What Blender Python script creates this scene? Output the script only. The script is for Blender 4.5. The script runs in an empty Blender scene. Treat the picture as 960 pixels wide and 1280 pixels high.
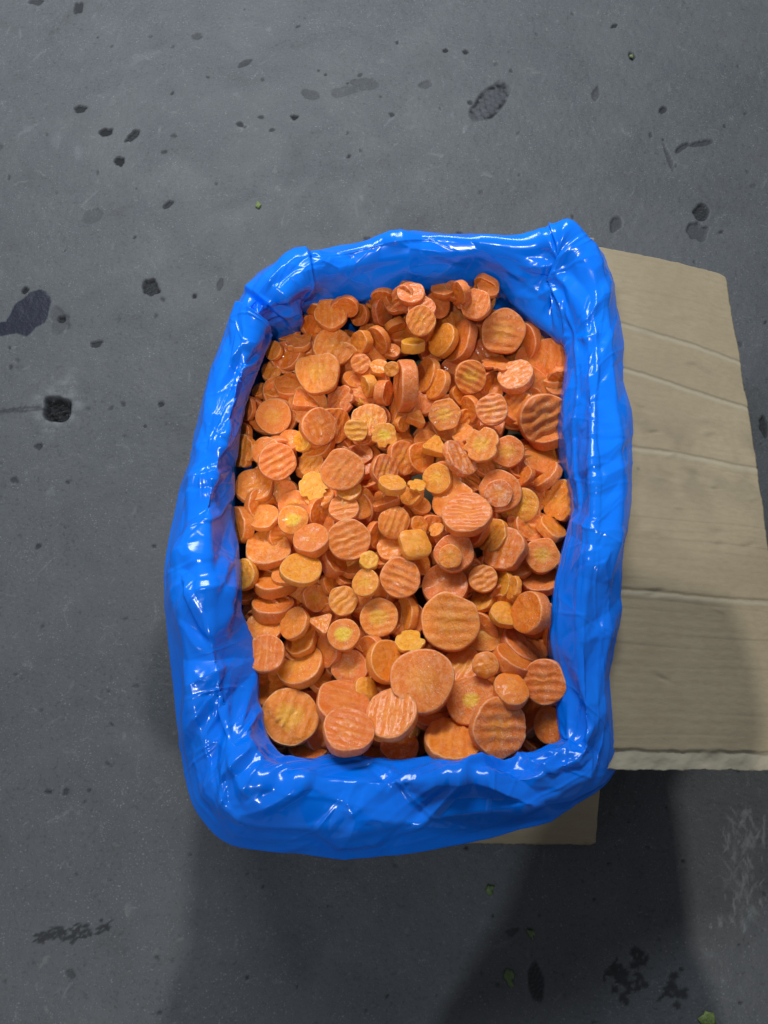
import bpy, bmesh, math, random
import numpy as np
from mathutils import Vector, Matrix

random.seed(7)
rng = np.random.default_rng(11)
scene = bpy.context.scene
COL = scene.collection
R = math.radians

# ------------------------------------------------------------------ camera
CAM_H = 0.75
TILT = R(16.9)
cam_d = bpy.data.cameras.new('camera')
cam = bpy.data.objects.new('camera', cam_d)
COL.objects.link(cam)
cam.location = (0, 0, CAM_H)
cam.rotation_euler = (TILT, 0, 0)
cam_d.sensor_fit = 'VERTICAL'
cam_d.sensor_height = 36.0
cam_d.sensor_width = 27.0
cam_d.lens = 26.0
cam_d.clip_start = 0.02
cam_d.clip_end = 60
scene.camera = cam

# ------------------------------------------------------------------ world
W = bpy.data.worlds.new('World')
scene.world = W
W.use_nodes = True
W.node_tree.nodes['Background'].inputs[0].default_value = (0.68, 0.71, 0.76, 1)
W.node_tree.nodes['Background'].inputs[1].default_value = 0.235

# ------------------------------------------------------------------ lamps (warehouse ceiling fittings)
def area(name, loc, target, sx, sy, power, color):
    d = bpy.data.lights.new(name, 'AREA')
    d.shape = 'RECTANGLE'; d.size = sx; d.size_y = sy; d.energy = power; d.color = color
    o = bpy.data.objects.new(name, d); COL.objects.link(o)
    o.location = loc
    v = Vector(target) - Vector(loc)
    o.rotation_euler = v.to_track_quat('-Z', 'Y').to_euler()
    return o
area('ceiling_lamp', (-0.30, 1.50, 1.35), (-0.15, 1.00, 0), 1.2, 0.40, 29, (0.92, 0.97, 1.0))
area('ceiling_lamp', (0.05, -2.30, 6.0), (0.05, 0.0, 0), 0.08, 0.08, 120, (1.0, 0.95, 0.87))
area('ceiling_lamp', (-1.30, -2.30, 6.0), (0.0, 0.1, 0), 0.10, 0.10, 70, (0.88, 0.94, 1.0))
scene.view_settings.view_transform = 'Standard'
scene.view_settings.look = 'None'
scene.view_settings.exposure = 0.45
scene.view_settings.gamma = 1.0

# ------------------------------------------------------------------ helpers
CT, ST = math.cos(TILT), math.sin(TILT)
RIGHT = np.array([1.0, 0, 0]); UP = np.array([0, CT, ST]); FWD = np.array([0, ST, -CT])
CAM = np.array([0, 0, CAM_H])
F = 26 / 36 * 1280
def ray(px, py):
    return (px - 480) / F * RIGHT + (640 - py) / F * UP + FWD
def at(px, py, z):
    """world point at height z that the photograph shows at (px, py)"""
    d = ray(px, py)
    return CAM + d * ((z - CAM_H) / d[2])

def mesh_from(name, verts, faces, mat, smooth=True, attrs=None):
    me = bpy.data.meshes.new(name)
    verts = np.asarray(verts, dtype=np.float32)
    if isinstance(faces, np.ndarray):
        n, k = faces.shape
        me.vertices.add(len(verts)); me.vertices.foreach_set('co', verts.ravel())
        me.loops.add(n * k); me.loops.foreach_set('vertex_index', faces.astype(np.int32).ravel())
        me.polygons.add(n)
        me.polygons.foreach_set('loop_start', np.arange(0, n * k, k, dtype=np.int32))
        me.polygons.foreach_set('loop_total', np.full(n, k, dtype=np.int32))
        me.update(calc_edges=True)
    else:
        me.from_pydata([tuple(v) for v in verts.tolist()], [], faces); me.update()
    me.polygons.foreach_set('use_smooth', np.full(len(me.polygons), smooth))
    if attrs:
        for k_, a in attrs.items():
            at_ = me.attributes.new(k_, 'FLOAT', 'POINT')
            at_.data.foreach_set('value', np.asarray(a, dtype=np.float32))
    if mat: me.materials.append(mat)
    return me
def link(name, me, parent=None, **props):
    o = bpy.data.objects.new(name, me); COL.objects.link(o)
    if parent: o.parent = parent
    for k, v in props.items(): o[k] = v
    return o
def grid_faces(nu, nv, wrap_u=False):
    iu = np.arange(nu if wrap_u else nu - 1); iv = np.arange(nv - 1)
    U, V = np.meshgrid(iu, iv, indexing='ij')
    U2 = (U + 1) % nu
    return np.stack([U * nv + V, U2 * nv + V, U2 * nv + V + 1, U * nv + V + 1], -1).reshape(-1, 4)
def sstep(a, b, x):
    t = np.clip((x - a) / (b - a), 0, 1); return t * t * (3 - 2 * t)
def fnoise(x, y, scale, seed, octs=3):
    """smooth random field, about -1..1"""
    r = np.random.default_rng(seed); out = np.zeros_like(x, dtype=float); amp = 1.0; tot = 0
    for o in range(octs):
        for k in range(7):
            a = r.uniform(0, 2 * math.pi); f = r.uniform(.6, 1.5) / scale * 2 ** o
            out += amp * np.sin(2 * math.pi * f * (x * math.cos(a) + y * math.sin(a)) + r.uniform(0, 6.28))
        tot += amp * 2.6; amp *= .5
    return out / tot
def facets(u, v, cell, seed, lo=.35, hi=1.0):
    """piecewise flat crumple: lower envelope of randomly turned pyramids"""
    r = np.random.default_rng(seed)
    u0, u1, v0, v1 = u.min() - cell, u.max() + cell, v.min() - cell, v.max() + cell
    n = int((u1 - u0) * (v1 - v0) / cell ** 2)
    best = np.full(u.shape, 9.0)
    for k in range(n):
        cu, cv = r.uniform(u0, u1), r.uniform(v0, v1); a = r.uniform(0, math.pi); s = r.uniform(lo, hi); off = r.uniform(0, .35)
        du, dv = u - cu, v - cv
        m = (np.abs(du) < 3 * cell) & (np.abs(dv) < 3 * cell)
        if not m.any(): continue
        p = du[m] * math.cos(a) + dv[m] * math.sin(a); q = -du[m] * math.sin(a) + dv[m] * math.cos(a)
        d = np.maximum(np.abs(p) / 1.0, np.abs(q) / s) / cell + off
        best[m] = np.minimum(best[m], d)
    return np.minimum(best, 1.6)

# ------------------------------------------------------------------ materials
class NT:
    def __init__(s, name):
        s.m = bpy.data.materials.new(name); s.m.use_nodes = True
        s.t = s.m.node_tree; s.b = s.t.nodes['Principled BSDF']; s.out = s.t.nodes['Material Output']
    def n(s, kind, **kw):
        nd = s.t.nodes.new(kind)
        for k, v in kw.items(): setattr(nd, k, v)
        return nd
    def l(s, a, b): s.t.links.new(a, b)
    def attr(s, name, kind='GEOMETRY'):
        nd = s.n('ShaderNodeAttribute', attribute_name=name, attribute_type=kind); return nd.outputs['Fac']
    def noise(s, scale, detail=4, rough=.55, coord='Object', vec=None, dist=0):
        nd = s.n('ShaderNodeTexNoise'); nd.inputs['Scale'].default_value = scale; nd.inputs['Detail'].default_value = detail
        nd.inputs['Roughness'].default_value = rough; nd.inputs['Distortion'].default_value = dist
        if vec is None:
            tc = s.n('ShaderNodeTexCoord'); vec = tc.outputs[coord]
        s.l(vec, nd.inputs['Vector']); return nd.outputs['Fac']
    def ramp(s, fac, stops):
        nd = s.n('ShaderNodeValToRGB'); e = nd.color_ramp.elements
        while len(e) < len(stops): e.new(.5)
        for el, (p, c) in zip(e, stops):
            el.position = p; el.color = (c[0], c[1], c[2], 1) if hasattr(c, '__len__') else (c, c, c, 1)
        s.l(fac, nd.inputs[0]); return nd.outputs[0]
    def math(s, op, a, b=None, clamp=False):
        nd = s.n('ShaderNodeMath', operation=op, use_clamp=clamp)
        for i, x in enumerate((a, b)):
            if x is None: continue
            if isinstance(x, (int, float)): nd.inputs[i].default_value = x
            else: s.l(x, nd.inputs[i])
        return nd.outputs[0]
    def mix(s, fac, a, b, blend='MIX'):
        nd = s.n('ShaderNodeMix', data_type='RGBA', blend_type=blend)
        for i, x in ((0, fac), (6, a), (7, b)):
            if isinstance(x, (int, float)): nd.inputs[i].default_value = x
            elif isinstance(x, tuple): nd.inputs[i].default_value = (*x, 1)
            else: s.l(x, nd.inputs[i])
        return nd.outputs[2]
    def bump(s, h, strength, dist, prev=None):
        nd = s.n('ShaderNodeBump'); nd.inputs['Strength'].default_value = strength; nd.inputs['Distance'].default_value = dist
        s.l(h, nd.inputs['Height'])
        if prev is not None: s.l(prev, nd.inputs['Normal'])
        return nd.outputs[0]
    def set(s, **kw):
        for k, v in kw.items():
            i = s.b.inputs[k]
            if isinstance(v, (int, float)): i.default_value = v
            elif isinstance(v, tuple): i.default_value = (*v, 1) if len(v) == 3 and i.type == 'RGBA' else v
            else: s.l(v, i)

def mat_floor():
    s = NT('worn_concrete')
    big = s.noise(2.2, 5, .6); mid = s.noise(14, 6, .62, dist=.6); fine = s.noise(260, 4, .65); grit = s.noise(620, 2, .6)
    mid2 = s.noise(38, 5, .65, dist=.8)
    c = s.ramp(big, [(.30, (0.037, 0.0422, 0.0488)), (.52, (0.0436, 0.0488, 0.0561)), (.70, (0.0524, 0.0569, 0.0635))])
    c = s.mix(s.ramp(mid, [(.34, 0), (.62, .8)]), c, s.mix(.5, c, (0.0547, 0.0606, 0.068)))
    c = s.mix(s.ramp(mid, [(.60, 0), (.74, .55)]), c, (0.037, 0.0377, 0.0392))
    c = s.mix(s.math('MULTIPLY', s.ramp(fine, [(.34, .9), (.48, 0)]), s.ramp(mid2, [(.40, .85), (.62, .1)])), c, (.020, .022, .026))
    c = s.mix(s.math('MULTIPLY', s.ramp(grit, [(.60, 0), (.72, .55)]), s.ramp(mid2, [(.36, .1), (.62, 1)])), c, (.20, .21, .22))
    c = s.mix(s.ramp(mid2, [(.64, 0), (.72, .22)]), c, (.17, .175, .18))
    c = s.mix(s.ramp(mid2, [(.27, .5), (.38, 0)]), c, (.032, .035, .040))
    pock = s.n('ShaderNodeTexVoronoi'); pock.inputs['Scale'].default_value = 120; tc0 = s.n('ShaderNodeTexCoord'); s.l(tc0.outputs['Object'], pock.inputs['Vector'])
    pk = s.math('MULTIPLY', s.ramp(pock.outputs['Distance'], [(.06, 1), (.16, 0)]), s.ramp(s.noise(31, 3, .6), [(.50, 0), (.60, 1)]))
    c = s.mix(s.math('MULTIPLY', pk, .6), c, (.022, .024, .028))
    agg = s.n('ShaderNodeTexVoronoi'); agg.inputs['Scale'].default_value = 210; s.l(tc0.outputs['Object'], agg.inputs['Vector'])
    c = s.mix(s.math('MULTIPLY', s.ramp(agg.outputs['Distance'], [(.10, 1), (.24, 0)]), s.ramp(s.noise(47, 3, .6), [(.50, 0), (.62, .5)])), c, (.15, .157, .165))
    veil = s.noise(5.5, 6, .65, dist=1.5); c = s.mix(s.ramp(veil, [(.42, 0), (.70, .35)]), c, (0.0724, 0.0769, 0.0828)); c = s.mix(s.ramp(veil, [(.26, .4), (.42, 0)]), c, (0.0333, 0.0355, 0.04))
    # worn-off pale flecks and short scratches, turned the way the floor was swept
    tc = s.n('ShaderNodeTexCoord'); mp = s.n('ShaderNodeMapping'); mp.inputs['Rotation'].default_value = (0, 0, R(35)); mp.inputs['Scale'].default_value = (.7, 1.2, 1)
    s.l(tc.outputs['Object'], mp.inputs[0])
    sc = s.noise(75, 3, .5, vec=mp.outputs[0], dist=1.2)
    c = s.mix(s.ramp(sc, [(.67, 0), (.76, .25)]), c, (.15, .155, .16))
    c = s.mix(s.ramp(sc, [(.24, .5), (.31, 0)]), c, (.06, .062, .066))
    c = s.mix(s.attr('scuff'), c, (.34, .37, .39))
    c = s.mix(s.attr('wet'), c, (.014, .016, .026))
    c = s.mix(s.attr('dirt'), c, (.014, .015, .017))
    r = s.ramp(mid, [(.3, .58), (.7, .76)])
    r = s.mix(s.attr('wet'), r, (.42, .42, .42))
    r = s.mix(s.attr('dirt'), r, (.78, .78, .78)); r = s.mix(s.attr('wetdark'), r, (.16, .16, .16))
    nb = s.bump(fine, .45, .0012); nb = s.bump(mid2, .35, .002, nb); nb = s.bump(mid, .25, .004, nb); nb = s.bump(sc, .25, .0015, nb)
    s.set(**{'Base Color': c, 'Roughness': r, 'Normal': nb, 'Specular IOR Level': s.math('SUBTRACT', .40, s.math('MULTIPLY', s.math('MAXIMUM', s.attr('dirt'), s.attr('wet')), .30))})
    return s.m
def mat_card(name='corrugated_board', dull=1.0):
    s = NT(name)
    n1 = s.noise(6, 5, .6); n2 = s.noise(900, 2, .5)
    tc = s.n('ShaderNodeTexCoord'); mp = s.n('ShaderNodeMapping'); mp.inputs['Scale'].default_value = (.12, 1, 1)
    s.l(tc.outputs['Object'], mp.inputs[0])
    fl = s.noise(330, 3, .6, vec=mp.outputs[0])
    c = s.ramp(n1, [(.3, (.240 * dull, .198 * dull, .132 * dull)), (.7, (.300 * dull, .252 * dull, .168 * dull))])
    c = s.mix(s.ramp(fl, [(.35, .28), (.6, 0)]), c, (.20, .155, .10))
    c = s.mix(s.ramp(n2, [(.6, 0), (.75, .3)]), c, (.36, .31, .22))
    c = s.mix(s.attr('darken'), c, (.10, .085, .07))
    c = s.mix(s.attr('pale'), c, (.38, .36, .29))
    nb = s.bump(n2, .15, .0004); nb = s.bump(fl, .3, .0006, nb)
    s.set(**{'Base Color': c, 'Roughness': .72, 'Normal': nb, 'Specular IOR Level': .3})
    return s.m
def mat_bag():
    s = NT('blue_polythene')
    n1 = s.noise(38, 3, .5); n2 = s.noise(420, 2, .5)
    c = s.ramp(n1, [(.3, (.0005, .175, .90)), (.7, (.001, .20, .95))])
    nb = s.bump(s.noise(90, 2, .5, dist=.4), .07, .0010); nb = s.bump(n2, .02, .0005, nb)
    s.set(**{'Base Color': c, 'Roughness': .17, 'IOR': 1.5, 'Specular IOR Level': .45, 'Normal': nb})
    tr = s.n('ShaderNodeBsdfTranslucent'); tr.inputs[0].default_value = (.004, .20, .92, 1)
    mx = s.n('ShaderNodeMixShader'); mx.inputs[0].default_value = .14
    s.l(s.b.outputs[0], mx.inputs[1]); s.l(tr.outputs[0], mx.inputs[2])
    tp = s.n('ShaderNodeBsdfTransparent'); tp.inputs[0].default_value = (.25, .55, 1, 1)
    m2 = s.n('ShaderNodeMixShader'); m2.inputs[0].default_value = .03
    s.l(mx.outputs[0], m2.inputs[1]); s.l(tp.outputs[0], m2.inputs[2]); s.l(m2.outputs[0], s.out.inputs[0])
    return s.m
def mat_carrot():
    s = NT('frozen_carrot')
    tone = s.attr('tone', 'OBJECT'); frost = s.attr('frost', 'OBJECT'); core = s.attr('core', 'OBJECT')
    rad = s.attr('rad'); ridge = s.attr('ridge')
    n1 = s.noise(95, 5, .6); n2 = s.noise(420, 4, .65); n3 = s.noise(230, 5, .7, dist=.8)
    tf = s.math('ADD', s.math('MULTIPLY', tone, .5), .5)
    c = s.ramp(tf, [(.0, (.70, .130, .012)), (.45, (.80, .185, .006)), (.72, (.86, .255, .006)), (1.0, (.88, .39, .008))])
    # paler heart of the root with an uneven rim
    rr = s.math('ADD', rad, s.math('MULTIPLY', s.math('SUBTRACT', n1, .5), .55))
    heart = s.ramp(rr, [(.26, 1), (.50, .35), (.58, 0)])
    c = s.mix(s.math('MULTIPLY', heart, .30), c, (.84, .31, .035))
    c = s.mix(s.math('MULTIPLY', heart, core, True), c, (.86, .56, .035))
    ring = s.ramp(rr, [(.48, 0), (.58, 1), (.70, 0)])
    c = s.mix(s.math('MULTIPLY', ring, .30), c, (.70, .14, .008))
    c = s.mix(s.ramp(n3, [(.28, .40), (.46, 0)]), c, (.62, .12, .008))
    # crests of the crinkle cut hold rime, the furrows show wet flesh
    c = s.mix(s.math('MULTIPLY', s.ramp(ridge, [(0, 1), (.42, 0)]), s.math('MULTIPLY', n3, .42)), c, (.64, .13, .007))
    cr = s.math('MULTIPLY', s.ramp(ridge, [(.52, 0), (.95, 1)]), s.ramp(n1, [(.30, .15), (.62, .75)]))
    c = s.mix(s.math('MULTIPLY', cr, .42), c, (.86, .35, .10))
    fr = s.math('MULTIPLY', s.ramp(n3, [(.46, 0), (.70, 1)]), s.math('ADD', s.math('MULTIPLY', frost, .62), .02), True)
    c = s.mix(fr, c, (.92, .60, .40))
    edge = s.ramp(rad, [(.93, 0), (.980, 1), (.996, .10)])
    c = s.mix(s.math('MULTIPLY', edge, s.math('MULTIPLY', n2, 1.0)), c, (.93, .58, .34))
    c = s.mix(s.math('MULTIPLY', s.ramp(n2, [(.64, 0), (.72, 1)]), .22), c, (.95, .76, .58))
    n4 = s.noise(330, 6, .75, dist=1.0)
    c = s.mix(s.ramp(n4, [(.34, .55), (.50, 0)]), c, (.66, .125, .006))
    c = s.mix(s.math('MULTIPLY', s.ramp(n4, [(.52, 0), (.68, .75)]), s.math('ADD', s.math('MULTIPLY', frost, .5), .06), True), c, (.88, .44, .18))
    spark = s.noise(900, 2, .5); c = s.mix(s.math('MULTIPLY', s.ramp(spark, [(.66, 0), (.71, .8)]), s.ramp(n1, [(.45, 0), (.6, 1)])), c, (.95, .85, .75))
    nb = s.bump(n2, .55, .0010); nb = s.bump(n4, .55, .0012, nb); nb = s.bump(n3, .5, .0016, nb)
    rg = s.ramp(n4, [(.3, .22), (.7, .52)])
    s.set(**{'Base Color': c, 'Roughness': rg, 'Normal': nb, 'Specular IOR Level': .36,
             'Coat Weight': .16, 'Coat Roughness': .12, 'Subsurface Weight': .45, 'Subsurface Radius': (1.0, .28, .07), 'Subsurface Scale': .0055})
    return s.m
def mat_plain(name, c, rough=.6, var=.3, scale=200):
    s = NT(name); n = s.noise(scale, 4, .6)
    col = s.ramp(n, [(.3, tuple(x * (1 - var) for x in c)), (.7, tuple(min(1, x * (1 + var)) for x in c))])
    s.set(**{'Base Color': col, 'Roughness': rough, 'Normal': s.bump(n, .5, .001)})
    return s.m
M_FLOOR, M_CARD, M_BAG, M_CARROT = mat_floor(), mat_card(), mat_bag(), mat_carrot()
M_LEAF = mat_plain('leaf_green', (.10, .14, .035), .7, .5, 500); M_TAR = mat_plain('dried_tar', (.018, .018, .02), .35)
M_LEAF2 = mat_plain('dark_leaf', (.07, .11, .03)); M_ICE = mat_plain('ice_grain', (.7, .74, .78), .2)

# ------------------------------------------------------------------ floor
def axis(lo, hi, step, far):
    core = np.arange(lo, hi, step); g = []; d = step; x = hi
    while x < far: d *= 1.35; x += d; g.append(x)
    g2 = []; d = step; x = lo
    while x > -far: d *= 1.35; x -= d; g2.append(x)
    return np.concatenate([g2[::-1], core, g])
FX, FY = axis(-.53, .53, .00142, 9), axis(-.26, .96, .00142, 9)
GX, GY = np.meshgrid(FX, FY, indexing='ij')
GZ = np.zeros_like(GX); dirt = np.zeros_like(GX); wet = np.zeros_like(GX); scuff = np.zeros_like(GX)
inner = (np.abs(GX) < .53) & (GY > -.26) & (GY < .96)
GZ += np.where(inner, fnoise(GX, GY, .16, 3) * .0006 + fnoise(GX, GY, .02, 4) * .00016, 0)
def blob(px, py, rx, ry, ang, seed, wob=.25, sharp=.28):
    """0..1 mask of an uneven oval; sizes in photo pixels, angle counter-clockwise"""
    c = at(px, py, 0); k = np.linalg.norm(at(px + 10, py, 0) - c) / 10; ky = np.linalg.norm(at(px, py - 10, 0) - c) / 10
    dx, dy = (GX - c[0]) / k, (GY - c[1]) / ky
    near = (np.abs(dx) < 3 * max(rx, ry)) & (np.abs(dy) < 3 * max(rx, ry))
    m = np.zeros_like(GX); a = R(ang); dx, dy = dx[near], dy[near]
    u = (dx * math.cos(a) + dy * math.sin(a)) / rx; v = (-dx * math.sin(a) + dy * math.cos(a)) / ry
    th = np.arctan2(v, u); r_ = np.random.default_rng(seed); w = np.zeros_like(th)
    for q in range(2, 8): w += r_.normal() / q * np.sin(q * th + r_.uniform(0, 6.28))
    m[near] = 1 - sstep(1 - sharp, 1 + sharp, np.hypot(u, v) * (1 + wob * w))
    return m
PITS = [(188,359,9,8,0,.006,.9),(132,165,6.5,4.5,10,.004,.9),(166,169,8,4,40,.004,.9),(149,201,5,5,60,.004,.95),(100,136,6,4,0,.004,.8),
 (368,146,4,2.5,0,.003,.9),(210,256,6,3,45,.003,.7),(31,363,3.6,3.6,0,.004,.9),(75,401,9,12,80,.0022,.25),(76,398,4,4,0,.005,.8),(120,430,6,3.5,10,.003,.7),
 (115,270,11,8,20,.0012,.22),(877,265,10,7,20,.005,.85),(872,289,11,9,40,.004,.45),(770,280,8,6,50,.003,.5),(877,179,13,3,8,.003,.6),
 (853,184,10,2.5,30,.003,.55),(837,198,2.5,14,12,.002,.4),(829,137,5,3,30,.003,.7),(790,70,4,4,0,.003,.7),(768,32,4,2,20,.002,.8),
 (582,65,3,2.5,0,.002,.8),(557,63,2.5,2.5,0,.002,.8),(745,117,3.5,8,-15,.002,.4),(532,105,7,4,10,.0015,.3),(456,105,12,7,20,.0016,.3),
 (388,118,10,5,-15,.0014,.35),(430,114,12,6,10,.0012,.28),(306,79,8,3,25,.0016,.5),(275,355,3,7,-10,.0016,.35),(243,370,2.5,2.5,0,.002,.8),
 (201,505,3.2,3,0,.002,.7),(48,558,4,3.5,0,.002,.6),(17,600,4,3,10,.002,.5),(47,683,3,3,0,.002,.6),(98,10,5,6,0,.003,.7),(45,2,8,3,0,.003,.6),
 (246,45,5,4,0,.0012,.4),(506,345,3,3,0,.002,.5),(588,128,3,2,0,.002,.6),(490,143,3,2,0,.002,.6),(601,240,3,2,0,.001,.3),(942,232,4,2,20,.001,.3),
 (60,990,4,2,-20,.002,.6),(82,990,3,4,0,.002,.5),(135,955,4,2,-30,.001,.4),(88,1218,4,6,30,.0015,.4),(670,1228,10,18,5,.0015,.7),(640,1165,7,4,20,.001,.4),
 (955,533,5,9,0,.004,.8),(925,430,3,3,0,.001,.4),(300,155,3,3,0,.002,.7),(326,146,3,2,0,.001,.6),(340,162,3,2,0,.001,.6),(205,190,3,2,0,.002,.5)]
for k, (px, py, rx, ry, a, dep, dk) in enumerate(PITS):
    m = blob(px, py, rx * 1.15, ry * 1.15, a, 100 + k, .22, .14); GZ -= m * dep * .8; dirt = np.maximum(dirt, m * min(1, dk * 1.15) * np.where(m > 0, np.clip(.9 + .2 * fnoise(GX, GY, .003, k, 1), .3, 1), 0) if rx * ry > 30 else m * min(1, dk * 1.15))
r_ = np.random.default_rng(5)
for k in range(230):                                     # pin holes and tiny chips all over
    px, py = r_.uniform(-60, 1020), r_.uniform(-40, 1320); s = r_.uniform(.9, 2.2)
    m = blob(px, py, s * r_.uniform(1, 2.2), s, r_.uniform(0, 180), 400 + k); GZ -= m * .0012; dirt = np.maximum(dirt, m * r_.uniform(.25, .8))
# the chipped hollow, the deep tarred hole, the crack running left from it
m = blob(613, 127, 31, 15, 42, 31, .12, .14); rim = np.clip(m - blob(611, 129, 26, 11, 42, 31, .12, .2), 0, 1)
rim = rim * np.where(m > 0, np.clip(.45 + 1.1 * fnoise(GX, GY, .02, 91), 0, 1), 0); GZ -= m * .0016 + rim * .0008; dirt = np.maximum(dirt, rim * .9 + m * np.where(m > 0, np.clip(.30 + .35 * fnoise(GX, GY, .006, 92), .1, 1), 0)); wet = np.maximum(wet, m * .35)
m = blob(71, 511, 15, 17, 20, 36, .22, .15); GZ -= m * .011; GZ += m * np.where(m > 0, fnoise(GX, GY, .006, 9) * .0035, 0); dirt = np.maximum(dirt, m); wetdark = m * sstep(-.1, .5, fnoise(GX, GY, .009, 10))
halo = blob(72, 508, 30, 34, 0, 33, .3, .3) - m; scuff = np.maximum(scuff, np.clip(halo, 0, 1) * np.clip(.4 + .8 * fnoise(GX, GY, .012, 12), 0, 1) * .12)
for x in range(0, 52, 3): dirt = np.maximum(dirt, blob(x, 514 - x * .07 + 2 * math.sin(x), 4, 1.4, 10, x, .4, .5) * .55)
# splash of water
for k, (px, py, rx, ry, a) in enumerate([(41, 388, 21, 24, -20), (30, 397, 20, 22, 0), (45, 372, 14, 9, 20), (6, 411, 14, 9, 10), (20, 405, 14, 12, 0)]):
    wet = np.maximum(wet, blob(px, py, rx, ry, a, 60 + k, .10, .06))
GZ += wet * np.where(wet > .3, fnoise(GX, GY, .004, 19) * .00022, 0)
# dark smears at the bottom, pale scuffs on the right
for k in range(60):
    px = r_.uniform(42, 136); py = 1174 - (px - 42) * .17 + r_.normal(0, 5); dirt = np.maximum(dirt, blob(px, py, r_.uniform(1.5, 6), r_.uniform(1, 3.5), r_.uniform(0, 40), 700 + k, .4, .4) * .8)
for k in range(70):
    cx, cy, sx, sy = [(800, 1195, 10, 22), (843, 1236, 14, 14), (780, 1235, 22, 16), (770, 1215, 9, 10)][k % 4]
    dirt = np.maximum(dirt, blob(cx + r_.normal(0, sx * .6), cy + r_.normal(0, sy * .6), r_.uniform(1.5, 6), r_.uniform(1.5, 7), r_.uniform(0, 180), 800 + k, .4, .4) * .8)
for k in range(120):
    px = 930 + r_.normal(0, 12); py = r_.uniform(1010, 1160); scuff = np.maximum(scuff, blob(px, py, r_.uniform(.8, 2.2), r_.uniform(2, 9), r_.uniform(-40, 40), 900 + k, .5, .6) * r_.uniform(.04, .26))
for k in range(220):
    scuff = np.maximum(scuff, blob(r_.uniform(-20, 980), r_.uniform(-20, 1300), r_.uniform(.8, 2), r_.uniform(1.5, 9), r_.uniform(-70, 20), 1200 + k, .5, .5) * r_.uniform(.02, .08))
for k, (px, py, rx, ry, a) in enumerate([(34,162,10,4,30),(70,175,5,12,0),(98,190,6,8,0),(180,70,18,5,20),(920,1110,6,20,0),(888,1193,8,5,0)]):
    scuff = np.maximum(scuff, blob(px, py, rx, ry, a, 50 + k, .5, .6) * .05)
V = np.stack([GX, GY, GZ], -1).reshape(-1, 3)
link('floor', mesh_from('floor', V, grid_faces(len(FX), len(FY)), M_FLOOR, True,
     {'dirt': dirt.ravel(), 'wet': wet.ravel(), 'scuff': scuff.ravel(), 'wetdark': wetdark.ravel()}), kind='structure')

# ------------------------------------------------------------------ carton
HZ = .136
P_TL, P_TR, P_BR, P_BL = at(322, 354, HZ), at(744, 306, HZ), at(755, 964, HZ), at(256, 982, HZ)
def board(name, p00, p10, p11, p01, parent, thick=.004, nu=24, nv=24, shape=None, mat=None, origin=None):
    """sheet of board through four corners (u along p00->p10, v along p00->p01) with thickness below it"""
    p00, p10, p11, p01 = map(np.asarray, (p00, p10, p11, p01))
    u, v = np.meshgrid(np.linspace(0, 1, nu), np.linspace(0, 1, nv), indexing='ij')
    P = (p00 * ((1 - u) * (1 - v))[..., None] + p10 * (u * (1 - v))[..., None] + p11 * (u * v)[..., None] + p01 * ((1 - u) * v)[..., None])
    n = np.cross(p10 - p00, p01 - p00); n = n / np.linalg.norm(n)
    ex = (p10 - p00) / np.linalg.norm(p10 - p00)
    darken = np.zeros_like(u); pale = np.zeros_like(u)
    if shape is not None:
        P, h, darken, pale = shape(P, u, v, n)
        P = P + n * h[..., None]
    Q = P - n * thick
    N = nu * nv
    f1 = grid_faces(nu, nv); f2 = f1[:, ::-1] + N
    bi = [i * nv for i in range(nu)] + [(nu - 1) * nv + j for j in range(1, nv)] + [i * nv + nv - 1 for i in range(nu - 2, -1, -1)] + [j for j in range(nv - 2, 0, -1)]
    f3 = np.array([[bi[(k + 1) % len(bi)], bi[k], bi[k] + N, bi[(k + 1) % len(bi)] + N] for k in range(len(bi))])
    V = np.concatenate([P.reshape(-1, 3), Q.reshape(-1, 3)])
    me = mesh_from(name, V - np.asarray(parent.location), np.concatenate([f1, f2, f3]), mat or M_CARD, True,
                   {'darken': np.tile(darken.ravel(), 2), 'pale': np.tile(pale.ravel(), 2)})
    o = link(name, me, parent)
    return o
base_c = (P_TL + P_TR + P_BR + P_BL) / 4; base_c[2] = 0
carton = link('carton', None, label='open brown corrugated carton under the blue liner, one long flap spread out to the right', category='carton')
carton.location = base_c
def dn(p, z): q = p.copy(); q[2] = z; return q
def bow(P, u, v, n):      # the filled carton bulges a little
    return P, bow.k * np.sin(math.pi * u) * np.sin(math.pi * (.15 + .5 * v)), 0 * u, 0 * u
def wall(name, a, b, k=1.0):
    bow.k = .009 * k
    board(name, dn(a, .002), dn(b, .002), b, a, carton, .004, 16, 8, bow)
wall('side_panel', P_TL, P_BL, 2.4); wall('side_panel', P_BR, P_TR); wall('end_panel', P_TR, P_TL); wall('end_panel', P_BL, P_BR)
ins = lambda p, k: base_c + (p - base_c) * k
board('base_panel', dn(ins(P_BL, .98), .006), dn(ins(P_BR, .98), .006), dn(ins(P_TR, .98), .006), dn(ins(P_TL, .98), .006), carton, .004, 4, 4)

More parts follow.
